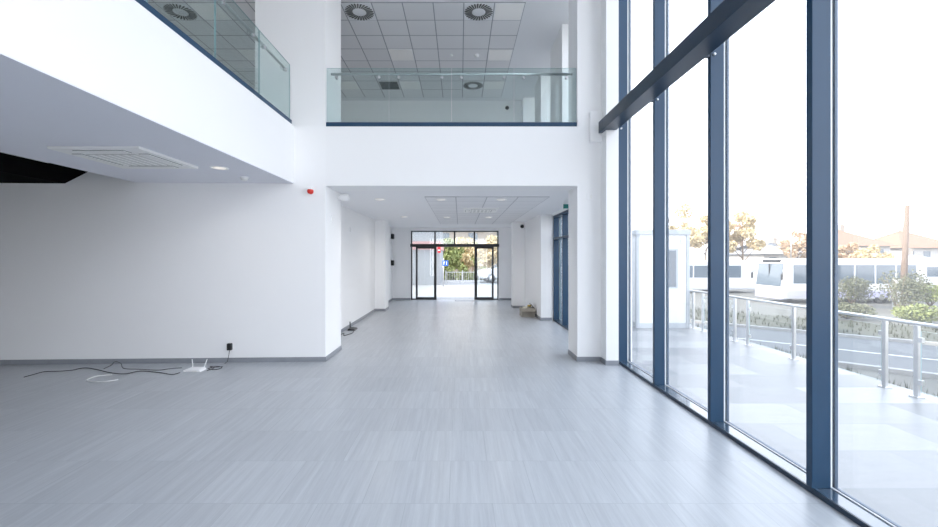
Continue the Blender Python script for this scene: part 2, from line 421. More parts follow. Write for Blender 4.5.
# ------------------------------------------------------------------ sliding entrance doors at the corridor end
d1 = sroot('door_1', (0, YE, 0), 'black framed glazed sliding entrance doors standing open at the corridor end', 'door')
fy0, fy1 = YE + 0.02, YE + 0.12
mb = MB(); mb.box(DX0, DX0 + 0.045, fy0, fy1, 0, DZ); mb.box(DX1 - 0.045, DX1, fy0, fy1, 0, DZ); mb.box(DX0, DX1, fy0, fy1, DZ - 0.04, DZ)
zt0, zt1 = 2.10, 2.215
for x in (-0.99, -0.215, 0.57): mb.box(x - 0.03, x + 0.03, fy0, fy1, zt1, DZ - 0.04)
mb.build('door_frame', BLACKF, d1)
box('header_rail', BLACKF, DX0 - 0.02, DX1 + 0.02, YE - 0.06, fy1, zt0, zt1, d1, bev=0.004)
for a, b in ((DX0 + 0.045, -1.02), (-0.96, -0.245), (-0.185, 0.54), (0.60, DX1 - 0.045)):
    pane('transom_pane', GLASSD, a, b, fy0 + 0.04, fy0 + 0.05, zt1, DZ - 0.04, d1)
for a, b, post in ((DX0 + 0.045, -1.72, -1.72), (1.30, DX1 - 0.045, 1.26)):
    s = pane('sidelight', GLASSD, a, b, fy0 + 0.055, fy0 + 0.065, 0.03, zt0, d1)
    MB().box(post, post + 0.04, fy0 + 0.04, fy1, 0, zt0).box(a, b, fy0 + 0.05, fy1, 0, 0.05).build('side_post', BLACKF, s)
for a, b, thick in ((-1.75, -0.93, 1), (0.57, 1.33, 0)):
    mb = MB(); y0, y1 = fy0 - 0.03, fy0 + 0.01
    wl, wr = (0.05, 0.10) if thick else (0.11, 0.05)
    mb.box(a, a + wl, y0, y1, 0.01, zt0); mb.box(b - wr, b, y0, y1, 0.01, zt0)
    mb.box(a + wl, b - wr, y0, y1, 0.01, 0.11); mb.box(a + wl, b - wr, y0, y1, zt0 - 0.07, zt0)
    lf = mb.build('sliding_leaf', BLACKF, d1)
    pane('leaf_glass', GLASSD, a + wl, b - wr, y0 + 0.015, y0 + 0.025, 0.11, zt0 - 0.07, lf)
box('floor_track', ALU, DX0, DX1, fy0, fy1, 0, 0.008, d1)
t = thing('door_mat', (0.17, 16.2, 0), 'thin dark grey mat lying just inside the open sliding doors', 'mat')
box('mat_pad', SKIRT, -0.18, 0.55, 16.05, 16.4, 0.0, 0.010, t, bev=0.003)
box('mat_rim', BLACKP, -0.20, 0.57, 16.03, 16.42, 0.0, 0.006, t)


# ------------------------------------------------------------------ glass balustrades on the upper floor
def balustrade(label, axis, fixed, ends, walk):
    """axis: the direction it runs; fixed: plane of the glass; walk: +1/-1 side of the handrail"""
    lo = min(ends); 
    root = thing('glass_balustrade', ((fixed, (ends[0] + ends[-1]) / 2, ZT) if axis == 'y' else ((ends[0] + ends[-1]) / 2, fixed, ZT)), label, 'railing')
    def B(name, m, a0, a1, c0, c1, z0, z1, par=root, bev=0.0):
        if axis == 'x': return box(name, m, a0, a1, c0, c1, z0, z1, par, bev)
        return box(name, m, c0, c1, a0, a1, z0, z1, par, bev)
    B('base_channel', FRAME, ends[0], ends[-1], fixed - 0.035, fixed + 0.035, ZT, ZT + 0.068, bev=0.003)
    rc = fixed + walk * 0.075; zr = 4.725
    for a, b in zip(ends[:-1], ends[1:]):
        a0, a1 = a + 0.006, b - 0.006
        if axis == 'x': pane('glass_pane', GLASSR, a0, a1, fixed - 0.007, fixed + 0.007, ZT + 0.05, 4.79, root)
        else: pane('glass_pane', GLASSR, fixed - 0.007, fixed + 0.007, a0, a1, ZT + 0.05, 4.79, root)
        for p in (a + 0.16, b - 0.16):
            mb = MB()
            P = (lambda s, c, z: (s, c, z)) if axis == 'x' else (lambda s, c, z: (c, s, z))
            mb.tube([P(p, fixed - walk * 0.012, zr - 0.085), P(p, fixed + walk * 0.035, zr - 0.085)], 0.024, 10)
            mb.tube([P(p, fixed + walk * 0.03, zr - 0.085), P(p, rc - walk * 0.01, zr - 0.08), P(p, rc, zr - 0.06), P(p, rc, zr - 0.01)], 0.0075, 8)
            mb.build('rail_bracket', ALU, root)
    P = (lambda s, z: (s, rc, z)) if axis == 'x' else (lambda s, z: (rc, s, z))
    mb = MB(); mb.tube([P(ends[0] + 0.05, zr), P(ends[-1] - 0.05, zr)], 0.021, 14); mb.build('handrail', ALU, root)
    return root


xs = [XO1 + 0.005 + (XO2 - XO1 - 0.01) * k / 4 for k in range(5)]
balustrade('four-pane glass balustrade spanning the upper opening above the corridor', 'x', YB + 0.04, xs, 1)
balustrade('long glass balustrade along the left mezzanine edge above the white fascia', 'y', XF - 0.04, [6.70 - 1.02 * k for k in range(12, -1, -1)], -1)


# ------------------------------------------------------------------ ceiling fittings
def cassette(x0, x1, y0, y1, zc, label, slats=6):
    root = thing('ceiling_cassette', ((x0 + x1) / 2, (y0 + y1) / 2, zc), label, 'air conditioner', 'ceiling air conditioning cassettes')
    w, d = x1 - x0, y1 - y0
    z1 = zc; z0 = zc - 0.03
    MB().box(x0, x1, y0, y1, z0, z1, bev=0.008).build('face_panel', GREYP, root)
    g0, g1, h0, h1 = x0 + w * 0.22, x1 - w * 0.22, y0 + d * 0.22, y1 - d * 0.22
    gr = MB().box(g0, g1, h0, h1, z0 - 0.006, z0 + 0.001).build('intake_grille', LOUV, root)
    mb = MB()
    for k in range(slats):
        x = g0 + (g1 - g0) * (k + 0.5) / slats
        mb.box(x - 0.02, x + 0.02, h0 + 0.02, h1 - 0.02, z0 - 0.012, z0 - 0.006)
    mb.build('grille_slats', GREYP, gr)
    for a in ((g0, g1, y0 + d * 0.07, y0 + d * 0.17), (g0, g1, y1 - d * 0.17, y1 - d * 0.07), (x0 + w * 0.07, x0 + w * 0.17, h0, h1), (x1 - w * 0.17, x1 - w * 0.07, h0, h1)):
        sl = MB().box(a[0] - 0.005, a[1] + 0.005, min(a[2:]) - 0.005, max(a[2:]) + 0.005, z0 - 0.003, z0 + 0.001).build('air_slot', DIFFW, root)
        MB().box(a[0], a[1], min(a[2:]), max(a[2:]), z0 - 0.010, z0 - 0.002, bev=0.003).build('louvre_flap', GREYP, sl)
    return root


cassette(-4.44, -3.45, 4.48, 5.50, ZS, 'square white air conditioning cassette in the low soffit beside the black recess')
cassette(0.08, 0.90, 9.7, 10.55, ZL - 0.012, 'small pale air conditioning cassette set in the corridor ceiling tiles', 5)


def downlight(name='recessed_downlight'):
    r = thing(name, (0, 0, 0), '', 'ceiling light', 'round recessed downlights')
    MB().lathe([(0.075, 0.0), (0.105, 0.0), (0.112, -0.006), (0.108, -0.012), (0.082, -0.010), (0.075, -0.004)], n=28).build('trim_ring', WHITEP, r, True)
    MB().lathe([(0.01, -0.0125), (0.06, -0.0125), (0.078, -0.009)], n=28).build('lamp_lens', LAMPG, r, True)
    return r


DL = [((-3.21, 5.56, ZS), 'round downlight in the low soffit right of the air conditioning cassette'),
      ((-1.61, 8.36, ZL), 'round downlight in the plain corridor ceiling nearest the opening'),
      ((-1.61, 12.0, ZL), 'round downlight in the plain corridor ceiling further in by the pilaster'),
      ((-0.38, 8.30, ZL - 0.012), 'round downlight in the tiled corridor ceiling, front tile of the left column'),
      ((0.82, 8.30, ZL - 0.012), 'round downlight in the tiled corridor ceiling, front tile right of centre'),
      ((-0.38, 12.0, ZL - 0.012), 'round downlight in the tiled corridor ceiling, left one beyond the cassette'),
      ((0.82, 12.0, ZL - 0.012), 'round downlight in the tiled corridor ceiling, right one beyond the cassette')]
d0 = downlight()
for i, (p, lab) in enumerate(DL):
    if i == 0: d0.location = p; d0['label'] = lab
    else: dup(d0, p, lab)


def swirl():
    r = thing('ceiling_diffuser', (0, 0, 0), '', 'air vent', 'round swirl air diffusers in the upper ceiling')
    MB().box(-0.29, 0.29, -0.29, 0.29, -0.008, 0.004).build('face_plate', CEILP, r, True)
    MB().lathe([(0.135, -0.0085), (0.265, -0.0085), (0.265, -0.010), (0.135, -0.010)], n=40).build('slot_ring', LOUV, r, True)
    mb = MB()
    for k in range(28):
        a = 2 * PI * k / 28; tw = 0.25
        p = [(0.14, a - 0.055), (0.285, a - 0.045 + tw * 0.5), (0.285, a + 0.045 + tw * 0.5), (0.14, a + 0.055)]
        q = [(rr * math.cos(t), rr * math.sin(t)) for rr, t in p]
        mb.add([(x, y, -0.011) for x, y in q] + [(x, y, -0.015) for x, y in q], [(0, 1, 2, 3), (7, 6, 5, 4), (0, 4, 5, 1), (1, 5, 6, 2), (2, 6, 7, 3), (3, 7, 4, 0)])
    mb.build('swirl_slots', DIFFW, r, True)
    MB().lathe([(0.02, -0.018), (0.12, -0.017), (0.135, -0.012), (0.135, -0.008)], n=32).build('centre_disc', CEILP, r, True)
    return r


ZG = ZC - 0.012
s0 = swirl()
for i, (x, y, lab) in enumerate([(-2.025, 8.395, 'round swirl diffuser in the upper ceiling close to the left pier'),
                                 (0.375, 8.395, 'round swirl diffuser in the upper ceiling beside the front light panel'),
                                 (0.375, 11.995, 'round swirl diffuser deep in the upper room seen through the balustrade glass'),
                                 (-5.625, 8.395, 'round swirl diffuser above the left mezzanine seen through green glass')]):
    if i == 0: s0.location = (x, y, ZG); s0['label'] = lab
    else: dup(s0, (x, y, ZG), lab)


def lightpanel():
    r = thing('led_panel', (0, 0, 0), '', 'ceiling light', 'square light panels in the upper ceiling')
    MB().box(-0.285, 0.285, -0.285, 0.285, -0.008, 0.0).build('panel_frame', WHITEP, r, True)
    MB().box(-0.268, 0.268, -0.268, 0.268, -0.011, -0.008).build('diffuser_sheet', PANEL, r, True)
    return r


p0 = lightpanel()
for i, (x, y, lab) in enumerate([(0.975, 8.395, 'square light panel at the front right corner of the upper ceiling grid'),
                                 (-1.425, 10.195, 'square light panel left of centre in the upper ceiling just above the handrail'),
                                 (0.975, 10.195, 'square light panel right of the small detector in the upper ceiling'),
                                 (-3.225, 11.995, 'square light panel in the back of the upper room nearest the left pier'),
                                 (-1.425, 11.995, 'square light panel in the back of the upper room beside the dark vent'),
                                 (0.975, 11.995, 'square light panel in the back of the upper room right of the swirl diffuser'),
                                 (-5.025, 10.195, 'square light panel above the left mezzanine beside the white wall edge'),
                                 (-5.025, 8.395, 'square light panel above the left mezzanine, the nearer one through the glass')]):
    if i == 0: p0.location = (x, y, ZG); p0['label'] = lab
    else: dup(p0, (x, y, ZG), lab)
v = thing('return_vent', (-2.025, 11.995, ZG), 'dark square return air vent deep in the upper ceiling', 'air vent')
MB().box(-2.31, -1.74, 11.71, 12.28, ZG - 0.01, ZG).build('vent_frame', LOUV, v)
mb = MB()
for k in range(12): mb.box(-2.28, -1.77, 11.74 + k * 0.044, 11.76 + k * 0.044, ZG - 0.016, ZG - 0.010)
mb.build('vent_slats', DIFFW, v)


def detector():
    r = thing('smoke_detector', (0, 0, 0), '', 'smoke detector', 'ceiling smoke detectors')
    MB().lathe([(0.062, 0), (0.062, -0.014), (0.056, -0.018)], n=24).build('detector_base', WHITEP, r, True)
    MB().lathe([(0.048, -0.018), (0.050, -0.030), (0.042, -0.046), (0.020, -0.055), (0.004, -0.056)], n=24).build('sensing_dome', GREYP, r, True)
    return r


q0 = detector(); q0.location = (-3.22, 6.22, ZS); q0['label'] = 'small round detector on the low soffit near the white fascia corner'
dup(q0, (0.41, 10.2, ZG), 'small round detector in the upper ceiling between the two light panel columns')
dup(q0, (-0.21, 10.2, ZG), 'tiny detector in the upper ceiling just left of the larger one').scale = (0.5, 0.5, 0.5)

# exit sign, sensor, alarm, plates, cameras
t = thing('exit_sign', (2.22, 8.62, ZL), 'small green exit sign hanging under the corridor ceiling beside the glazing', 'exit sign')
for x in (2.15, 2.29): MB().tube([(x, 8.62, ZL + 0.003), (x, 8.62, 2.80)], 0.006, 8).build('hanger', GREYP, t)
MB().box(2.12, 2.32, 8.60, 8.64, 2.69, 2.80, bev=0.005).build('sign_case', GREYP, t)
MB().box(2.13, 2.31, 8.596, 8.601, 2.70, 2.79).build('sign_face', TEAL, t)
t = thing('motion_sensor', (XO1 + 0.01, 7.5, 2.78), 'white motion sensor high on the pier side just inside the corridor', 'sensor')
MB().box(XO1, XO1 + 0.03, 7.46, 7.54, 2.72, 2.80, bev=0.006).build('sensor_mount', WHITEP, t)
MB().lathe([(0.03, 0.03), (0.055, 0.06), (0.066, 0.13), (0.060, 0.18), (0.02, 0.20)], (XO1, 7.5, 2.77), 'x', 20).build('sensor_head', WHITEP, t)
fx_ = -2.425
t = thing('fire_sounder', (fx_, YB, 2.76), 'small red and white fire alarm sounder high on the white pier', 'alarm')
MB().lathe([(0.046, 0.005), (0.046, -0.03), (0.040, -0.04)], (fx_, YB, 2.765), 'y', 20).build('sounder_base', RED, t)
MB().lathe([(0.040, -0.04), (0.046, -0.055), (0.036, -0.075), (0.01, -0.078)], (fx_, YB, 2.765), 'y', 20).build('sounder_horn', RED, t)
MB().box(fx_ - 0.035, fx_ + 0.035, YB - 0.085, YB + 0.003, 2.792, 2.84, bev=0.008).build('strobe', WHITEP, t)
def plate(loc, normal, label):
    t = thing('blank_plate', loc, label, 'wall plate', 'small white wall plates')
    x, y, z = loc
    if normal == 'x+': a = (x - 0.003, x + 0.012, y - 0.045, y + 0.045, z - 0.06, z + 0.06); b = (x + 0.012, x + 0.017, y - 0.02, y + 0.02, z - 0.03, z + 0.03)
    else: a = (x - 0.045, x + 0.045, y - 0.012, y + 0.003, z - 0.06, z + 0.06); b = (x - 0.02, x + 0.02, y - 0.017, y - 0.012, z - 0.03, z + 0.03)
    MB().box(*a, bev=0.003).build('cover_plate', WHITEP, t); MB().box(*b).build('rocker', GREYP, t)
plate((XO1, 7.13, 2.35), 'x+', 'small white plate on the inner side of the left pier')
plate((-2.67, 10.16, 2.37), 'x+', 'small white plate high on the corridor left wall before the pilaster')
plate((2.125, YB, 2.68), 'y-', 'small white plate on the wall right of the corridor opening')
def camera(loc, n, label):
    x, y, z = loc
    t = thing('dome_camera', loc, label, 'security camera', 'black dome cameras')
    ax, s = n[0], (1 if n[1] == '+' else -1)
    MB().lathe([(0.06, -s * 0.004), (0.06, s * 0.02)], loc, ax, 20).build('camera_base', BLACKP, t)
    MB().lathe([(0.052, s * 0.02), (0.050, s * 0.045), (0.036, s * 0.07), (0.012, s * 0.082)], loc, ax, 20).build('camera_dome', BLACKP, t)
camera((2.07, 13.9, 2.72), 'y-', 'black dome camera high on the corridor pier beyond the window')
camera((1.49, YU, 6.42), 'y-', 'black dome camera on the upper back wall seen through balustrade glass')
for z, lab in ((2.50, 'black wall box high on the corridor left wall beside the end wall'), (1.47, 'black wall box at mid height on the corridor left wall beside the end wall')):
    t = thing('wall_speaker', (-2.67, 16.2, z), lab, 'wall box', 'black wall boxes by the end wall')
    MB().box(-2.67, -2.57, 16.1, 16.3, z - 0.10, z + 0.10, bev=0.01).build('housing', BLACKP, t)
    MB().box(-2.57, -2.565, 16.12, 16.28, z - 0.08, z + 0.08).build('front_grille', DIFFW, t)

# ------------------------------------------------------------------ floor clutter
# socket, plug adaptor, router, cables along the back wall
ax_ = -3.70; ay = yw(ax_)
t = thing('power_adaptor', (ax_, ay, 0.26), 'black power adaptor plugged into the white back wall', 'power adaptor')
MB().box(ax_ - 0.04, ax_ + 0.04, ay - 0.008, ay + 0.004, 0.21, 0.315, bev=0.003).build('socket_plate', WHITEP, t)
MB().box(ax_ - 0.033, ax_ + 0.037, ay - 0.065, ay - 0.008, 0.205, 0.315, bev=0.010).build('plug_body', BLACKP, t)
MB().tube([(ax_, ay - 0.03, 0.21), (ax_ - 0.01, ay - 0.04, 0.12), (ax_ - 0.015, ay - 0.07, 0.03), (ax_ - 0.03, ay - 0.12, 0.008)], 0.004, 6).build('lead', CAB, t)
t = thing('wifi_router', (-3.97, 6.30, 0), 'white wireless router with two aerials on the floor by the wall', 'router')
MB().prism([(-4.10, 0.0), (-3.84, 0.0), (-3.85, 0.025), (-3.89, 0.038), (-4.05, 0.038), (-4.09, 0.025)], 6.16, 6.32, 'y', bev=0.006).build('router_body', WHITEP, t)
for x in (-4.06, -3.88):
    mb = MB(); mb.tube([(x, 6.325, 0.025), (x, 6.335, 0.042)], 0.009, 8); mb.tube([(x, 6.335, 0.042), (x + (0.03 if x > -4 else -0.02), 6.35, 0.145)], 0.0075, 8, r2=0.006); mb.build('aerial', WHITEP, t)
MB().box(-4.05, -3.89, 6.156, 6.161, 0.010, 0.018).build('status_strip', LOUV, t)


def smooth(pts, n=8):
    out = []; P = [Vector(p) for p in pts]; P = [P[0]] + P + [P[-1]]
    for i in range(1, len(P) - 2):
        for k in range(n):
            t = k / n; a, b, c, d = P[i - 1], P[i], P[i + 1], P[i + 2]
            out.append(0.5 * ((2 * b) + (c - a) * t + (2 * a - 5 * b + 4 * c - d) * t * t + (3 * b - a - 3 * c + d) * t ** 3))
    out.append(P[-2]); return out


def FP(px, py, z=0.006):
    Y = H * F / (py - CY); return ((px - CX) * Y / F, Y, z)
def cable(name, pts, r, m, label):
    o = MB().tube(smooth(pts), r, 6).build(name, m); tag(o, label, 'cable', 'loose cables on the floor'); return o
cable('network_cable', [FP(24, 377.5), FP(33, 375), FP(45, 372), FP(60, 371.5), FP(72, 370.5), FP(85, 368.2), FP(98, 370.2), FP(110, 373), FP(125, 374.2), FP(140, 371.5), FP(160, 373), FP(172, 374.8), FP(180, 373)],
      0.0055, CAB, 'dark network cable running along the floor from the router to the far left')
cable('extension_cable', [FP(104, 369.0), FP(111, 366.6, 0.02), FP(115, 366.2, 0.070), FP(121, 366.4, 0.045), FP(124, 368.8), FP(140, 369.6), FP(158, 370.5), FP(170, 369.0), FP(182, 368.2)],
      0.005, CAB, 'dark power cable looping up against the skirting left of the router')
cable('patch_lead', [FP(207, 371), FP(214, 368.4), FP(210, 367), FP(217, 366.6), FP(222, 368), FP(215, 370), FP(208, 369), FP(213, 367.8), FP(223, 367)],
      0.005, CAB, 'tangled dark patch lead on the floor right of the router')
cable('white_cable', [FP(112, 374.8), FP(100, 376), FP(90, 378.5), FP(87, 381), FP(100, 382.3), FP(112, 381), FP(118, 379.8)],
      0.008, CABW, 'white cable lying in an open loop on the floor')
# corridor left: black hub on the floor
t = thing('floor_hub', (-2.52, 9.75, 0), 'black network hub with an upright aerial on the corridor floor', 'hub')
MB().prism([(-2.60, 0.0), (-2.42, 0.0), (-2.44, 0.035), (-2.58, 0.045)], 9.62, 9.88, 'y', bev=0.006).build('hub_body', BLACKP, t)
MB().tube([(-2.58, 9.80, 0.03), (-2.585, 9.80, 0.18)], 0.012, 8).build('aerial', BLACKP, t)
cable('hub_cable', [(-2.45, 9.60, 0.006), (-2.40, 9.3, 0.006), (-2.5, 9.0, 0.006), (-2.58, 9.25, 0.006), (-2.62, 8.8, 0.006), (-2.50, 8.5, 0.006), (-2.62, 8.1, 0.006)], 0.008, CAB,
      'dark cable trailing over the corridor floor from the black hub')
# cardboard box in the corridor
t = thing('cardboard_box', (1.93, 12.0, 0), 'open brown cardboard box on the corridor floor against the wall', 'box')
x0, x1, y0, y1, hh = 1.74, 2.13, 11.82, 12.2, 0.24
mb = MB(); mb.box(x0, x1, y0, y0 + 0.01, 0, hh); mb.box(x0, x1, y1 - 0.01, y1, 0, hh); mb.box(x0, x0 + 0.01, y0 + 0.01, y1 - 0.01, 0, hh); mb.box(x1 - 0.01, x1, y0 + 0.01, y1 - 0.01, 0, hh)
mb.box(x0 + 0.01, x1 - 0.01, y0 + 0.01, y1 - 0.01, 0, 0.01); mb.build('box_body', BOXC, t)
mb = MB(); mb.add([(x0, y0, hh), (x1, y0, hh), (x1, y0 - 0.10, hh - 0.08), (x0, y0 - 0.10, hh - 0.08), (x0, y0 + .006, hh + .006), (x1, y0 + .006, hh + .006), (x1, y0 - 0.10, hh - 0.074), (x0, y0 - 0.10, hh - 0.074)],
       [(0, 1, 2, 3), (4, 5, 6, 7), (2, 3, 7, 6), (0, 3, 7, 4), (1, 2, 6, 5)])
mb.build('box_flap', BOXC, t)
mb = MB(); mb.add([(x1 - 0.01, y0, hh), (x1 - 0.01, y1, hh), (x1 - 0.11, y1, hh + 0.11), (x1 - 0.11, y0, hh + 0.11), (x1, y0, hh), (x1, y1, hh), (x1 - 0.10, y1, hh + 0.115), (x1 - 0.10, y0, hh + 0.115)],
       [(0, 1, 2, 3), (4, 5, 6, 7), (2, 3, 7, 6), (0, 3, 7, 4), (1, 2, 6, 5)])
mb.build('box_flap', BLACKP, t)
bm = bmesh.new(); bmesh.ops.create_icosphere(bm, subdivisions=3, radius=1)
for vtx in bm.verts:
    k = 1 + random.uniform(-0.18, 0.18); vtx.co = Vector((1.92 + vtx.co.x * 0.16 * k, 12.01 + vtx.co.y * 0.15 * k, 0.19 + vtx.co.z * 0.09 * k))
mb = MB(); mb.bm(bm); pp = mb.build('packing_paper', PAPER); tag(pp, 'crumpled pale packing paper filling the cardboard box', 'paper')
t = tag(MB().lathe([(0.03, 0), (0.055, 0), (0.055, 0.045), (0.03, 0.045)], (1.98, 11.93, 0.285), 'z', 20).build('tape_roll', YELL), 'yellow tape roll on top of the packing paper in the box', 'tape')

# ------------------------------------------------------------------ outside: terrace, railing, booth
struct('terrace', TERR, MB().box(2.75, 5.85, -9, 16.75, -0.3, -0.02))
struct('paving', PAVE, MB().box(-14, 5.85, 16.75, 31, -0.3, -0.02))
ZO = -1.35
struct('ground', GRAV, MB().box(-90, 120, -20, 160, ZO - 0.2, ZO))
# grass bank falling from the terrace
mb = MB()
mb.add([(5.85, -9, -0.06), (5.85, 31, -0.06), (8.2, -9, ZO + 0.005), (8.2, 31, ZO + 0.005), (5.85, -9, ZO), (5.85, 31, ZO)], [(0, 1, 3, 2), (0, 2, 4), (1, 5, 3), (4, 2, 3, 5), (0, 4, 5, 1)])
struct('terrain_bank', GRASS, mb)
dv = Vector((0.743, -0.669, 0)); nv = Vector((0.669, 0.743, 0))
def strip(n0, n1, s0, s1, z0, z1):
    a = [nv * n + dv * s for n, s in ((n0, s0), (n0, s1), (n1, s1), (n1, s0))]
    m = MB(); m.add([(p.x, p.y, z0) for p in a] + [(p.x, p.y, z1) for p in a], [(3, 2, 1, 0), (4, 5, 6, 7), (0, 1, 5, 4), (1, 2, 6, 5), (2, 3, 7, 6), (3, 0, 4, 7)]); return m
struct('road', ASPH, strip(15.9, 21.5, -7, 40, ZO, ZO + 0.012))
struct('road_line', LINE, strip(18.5, 18.62, -7, 40, ZO + 0.012, ZO + 0.016))
struct('kerb_far', KERB, strip(21.5, 21.7, -7, 40, ZO, ZO + 0.12))
struct('kerb_near', KERB, strip(15.7, 15.9, -4, 40, ZO, ZO + 0.12))
struct('verge_far', GRASS, strip(21.7, 27, -9, 42, ZO, ZO + 0.02))
# grass tufts on verge and bank
mb = MB()
def tuft(x, y, z, s):
    for _ in range(7):
        a = random.uniform(0, 2 * PI); l = s * random.uniform(0.6, 1.2); w = 0.02 * s * 4; ln = random.uniform(0.1, 0.5) * s
        dx, dy = math.cos(a), math.sin(a)
        mb.add([(x - dy * w, y + dx * w, z), (x + dy * w, y - dx * w, z), (x + dx * ln, y + dy * ln, z + l)], [(0, 1, 2)])
for _ in range(1500):
    n, s = random.uniform(21.9, 27), random.uniform(-8, 30); p = nv * n + dv * s; tuft(p.x, p.y, ZO + 0.01, random.uniform(0.08, 0.24))
for _ in range(1800):
    x, y = random.uniform(5.95, 8.3), random.uniform(1, 16); z = -0.06 + (x - 5.85) / 2.35 * (ZO + 0.06); tuft(x, y, max(z, ZO) - 0.01, random.uniform(0.08, 0.22))
tag(mb.build('grass', BLADE, fix=False), 'dry grass growing on the bank and road verge', 'grass', kind='stuff')

rl = thing('terrace_railing', (5.6, 5, -0.02), 'glass and steel railing along the outer terrace edge', 'railing')
RX = 5.6
posts = []
for k in range(-4, 6):
    for o_ in (0, 0.385):
        y = 5.11 + 1.5 * k + o_
        if y < 15.5:
            p = MB().box(RX - 0.02, RX + 0.02, y - 0.026, y + 0.026, -0.02, 0.86, bev=0.004).build('post', ALU, rl); posts.append(y)
            MB().box(RX - 0.05, RX + 0.05, y - 0.05, y + 0.05, -0.02, -0.005).build('foot_plate', ALU, p)
            sgn = 1 if o_ else -1
            MB().box(RX - 0.018, RX + 0.018, y + sgn * 0.026, y + sgn * 0.07, 0.14, 0.20).build('glass_clamp', ALU, p)
            MB().box(RX - 0.018, RX + 0.018, y + sgn * 0.026, y + sgn * 0.07, 0.66, 0.72).build('glass_clamp', ALU, p)
for k in range(-4, 5):
    y0 = 5.11 + 1.5 * k + 0.385 + 0.045; y1 = 5.11 + 1.5 * (k + 1) - 0.045
    pane('glass_pane', GLASSX, RX - 0.006, RX + 0.006, y0, y1, 0.06, 0.80, rl)
MB().tube([(RX, posts[0], 0.885), (RX, posts[-1], 0.885)], 0.024, 14).build('top_rail', ALU, rl)

gb = thing('guard_booth', (4.93, 10.75, -0.02), 'white prefabricated guard booth with grey frame at the terrace end', 'booth')
x0, x1, y0, y1, zb, zt = 4.26, 5.55, 10.07, 11.4, -0.02, 2.34
MB().box(x0 + 0.03, x1 - 0.03, y0 + 0.03, y1 - 0.03, zb + 0.05, zt - 0.05).build('wall_panel', BOOTHW, gb)
for x in (x0, x1 - 0.08):
    for y in (y0, y1 - 0.08): box('corner_post', BOOTHG, x, x + 0.08, y, y + 0.08, zb, zt, gb, bev=0.006)
MB().box(x0 + 0.02, x1 - 0.02, y0 + 0.01, y1 - 0.01, zb, zb + 0.12).build('base_frame', BOOTHG, gb)
MB().box(x0 - 0.02, x1 + 0.02, y0 - 0.02, y1 + 0.02, zt - 0.10, zt + 0.02, bev=0.01).build('roof_frame', BOOTHG, gb)
dr = box('booth_door', BOOTHW, 4.86, 5.46, y0 + 0.005, y0 + 0.03, 0.12, 2.16, gb, bev=0.004)
box('door_window', WGLASS, 5.04, 5.22, y0, y0 + 0.006, 0.98, 1.86, dr)
MB().box(4.99, 5.27, y0 - 0.002, y0 + 0.005, 0.94, 0.98).box(4.99, 5.27, y0 - 0.002, y0 + 0.005, 1.86, 1.90).box(4.99, 5.04, y0 - 0.002, y0 + 0.005, 0.98, 1.86).box(5.22, 5.27, y0 - 0.002, y0 + 0.005, 0.98, 1.86).build('window_trim', BOOTHG, dr)
MB().box(4.99, 5.27, y0, y0 + 0.006, 0.25, 0.85, bev=0.002).build('lower_panel', BOOTHW, dr)
MB().tube([(4.92, y0 - 0.05, 1.02), (4.92, y0 - 0.05, 1.16)], 0.012, 8).box(4.905, 4.935, y0 - 0.05, y0 + 0.01, 1.03, 1.05).build('door_handle', ALU, dr)
MB().box(5.32, 5.42, y0 - 0.05, y0 + 0.03, 2.03, 2.12, bev=0.01).build('wall_lamp', GREYP, gb)
box('side_window', WGLASS, x0 + 0.018, x0 + 0.032, 10.4, 11.1, 1.0, 1.8, gb)

# ------------------------------------------------------------------ vehicles
def wheel(par, x, y, z, r, w, m_hub=ALU):
    o = MB().lathe([(r * 0.55, -w / 2), (r * 0.92, -w / 2), (r, -w * 0.3), (r, w * 0.3), (r * 0.92, w / 2), (r * 0.55, w / 2)], (x, y, z), 'y', 24).build('wheel', TYRE, par, True)
    MB().lathe([(r * 0.15, -w * 0.52), (r * 0.5, -w * 0.50), (r * 0.56, -w * 0.42), (r * 0.56, w * 0.42), (r * 0.5, w * 0.5), (r * 0.15, w * 0.52)], (x, y, z), 'y', 20).build('hub', m_hub, o, True)


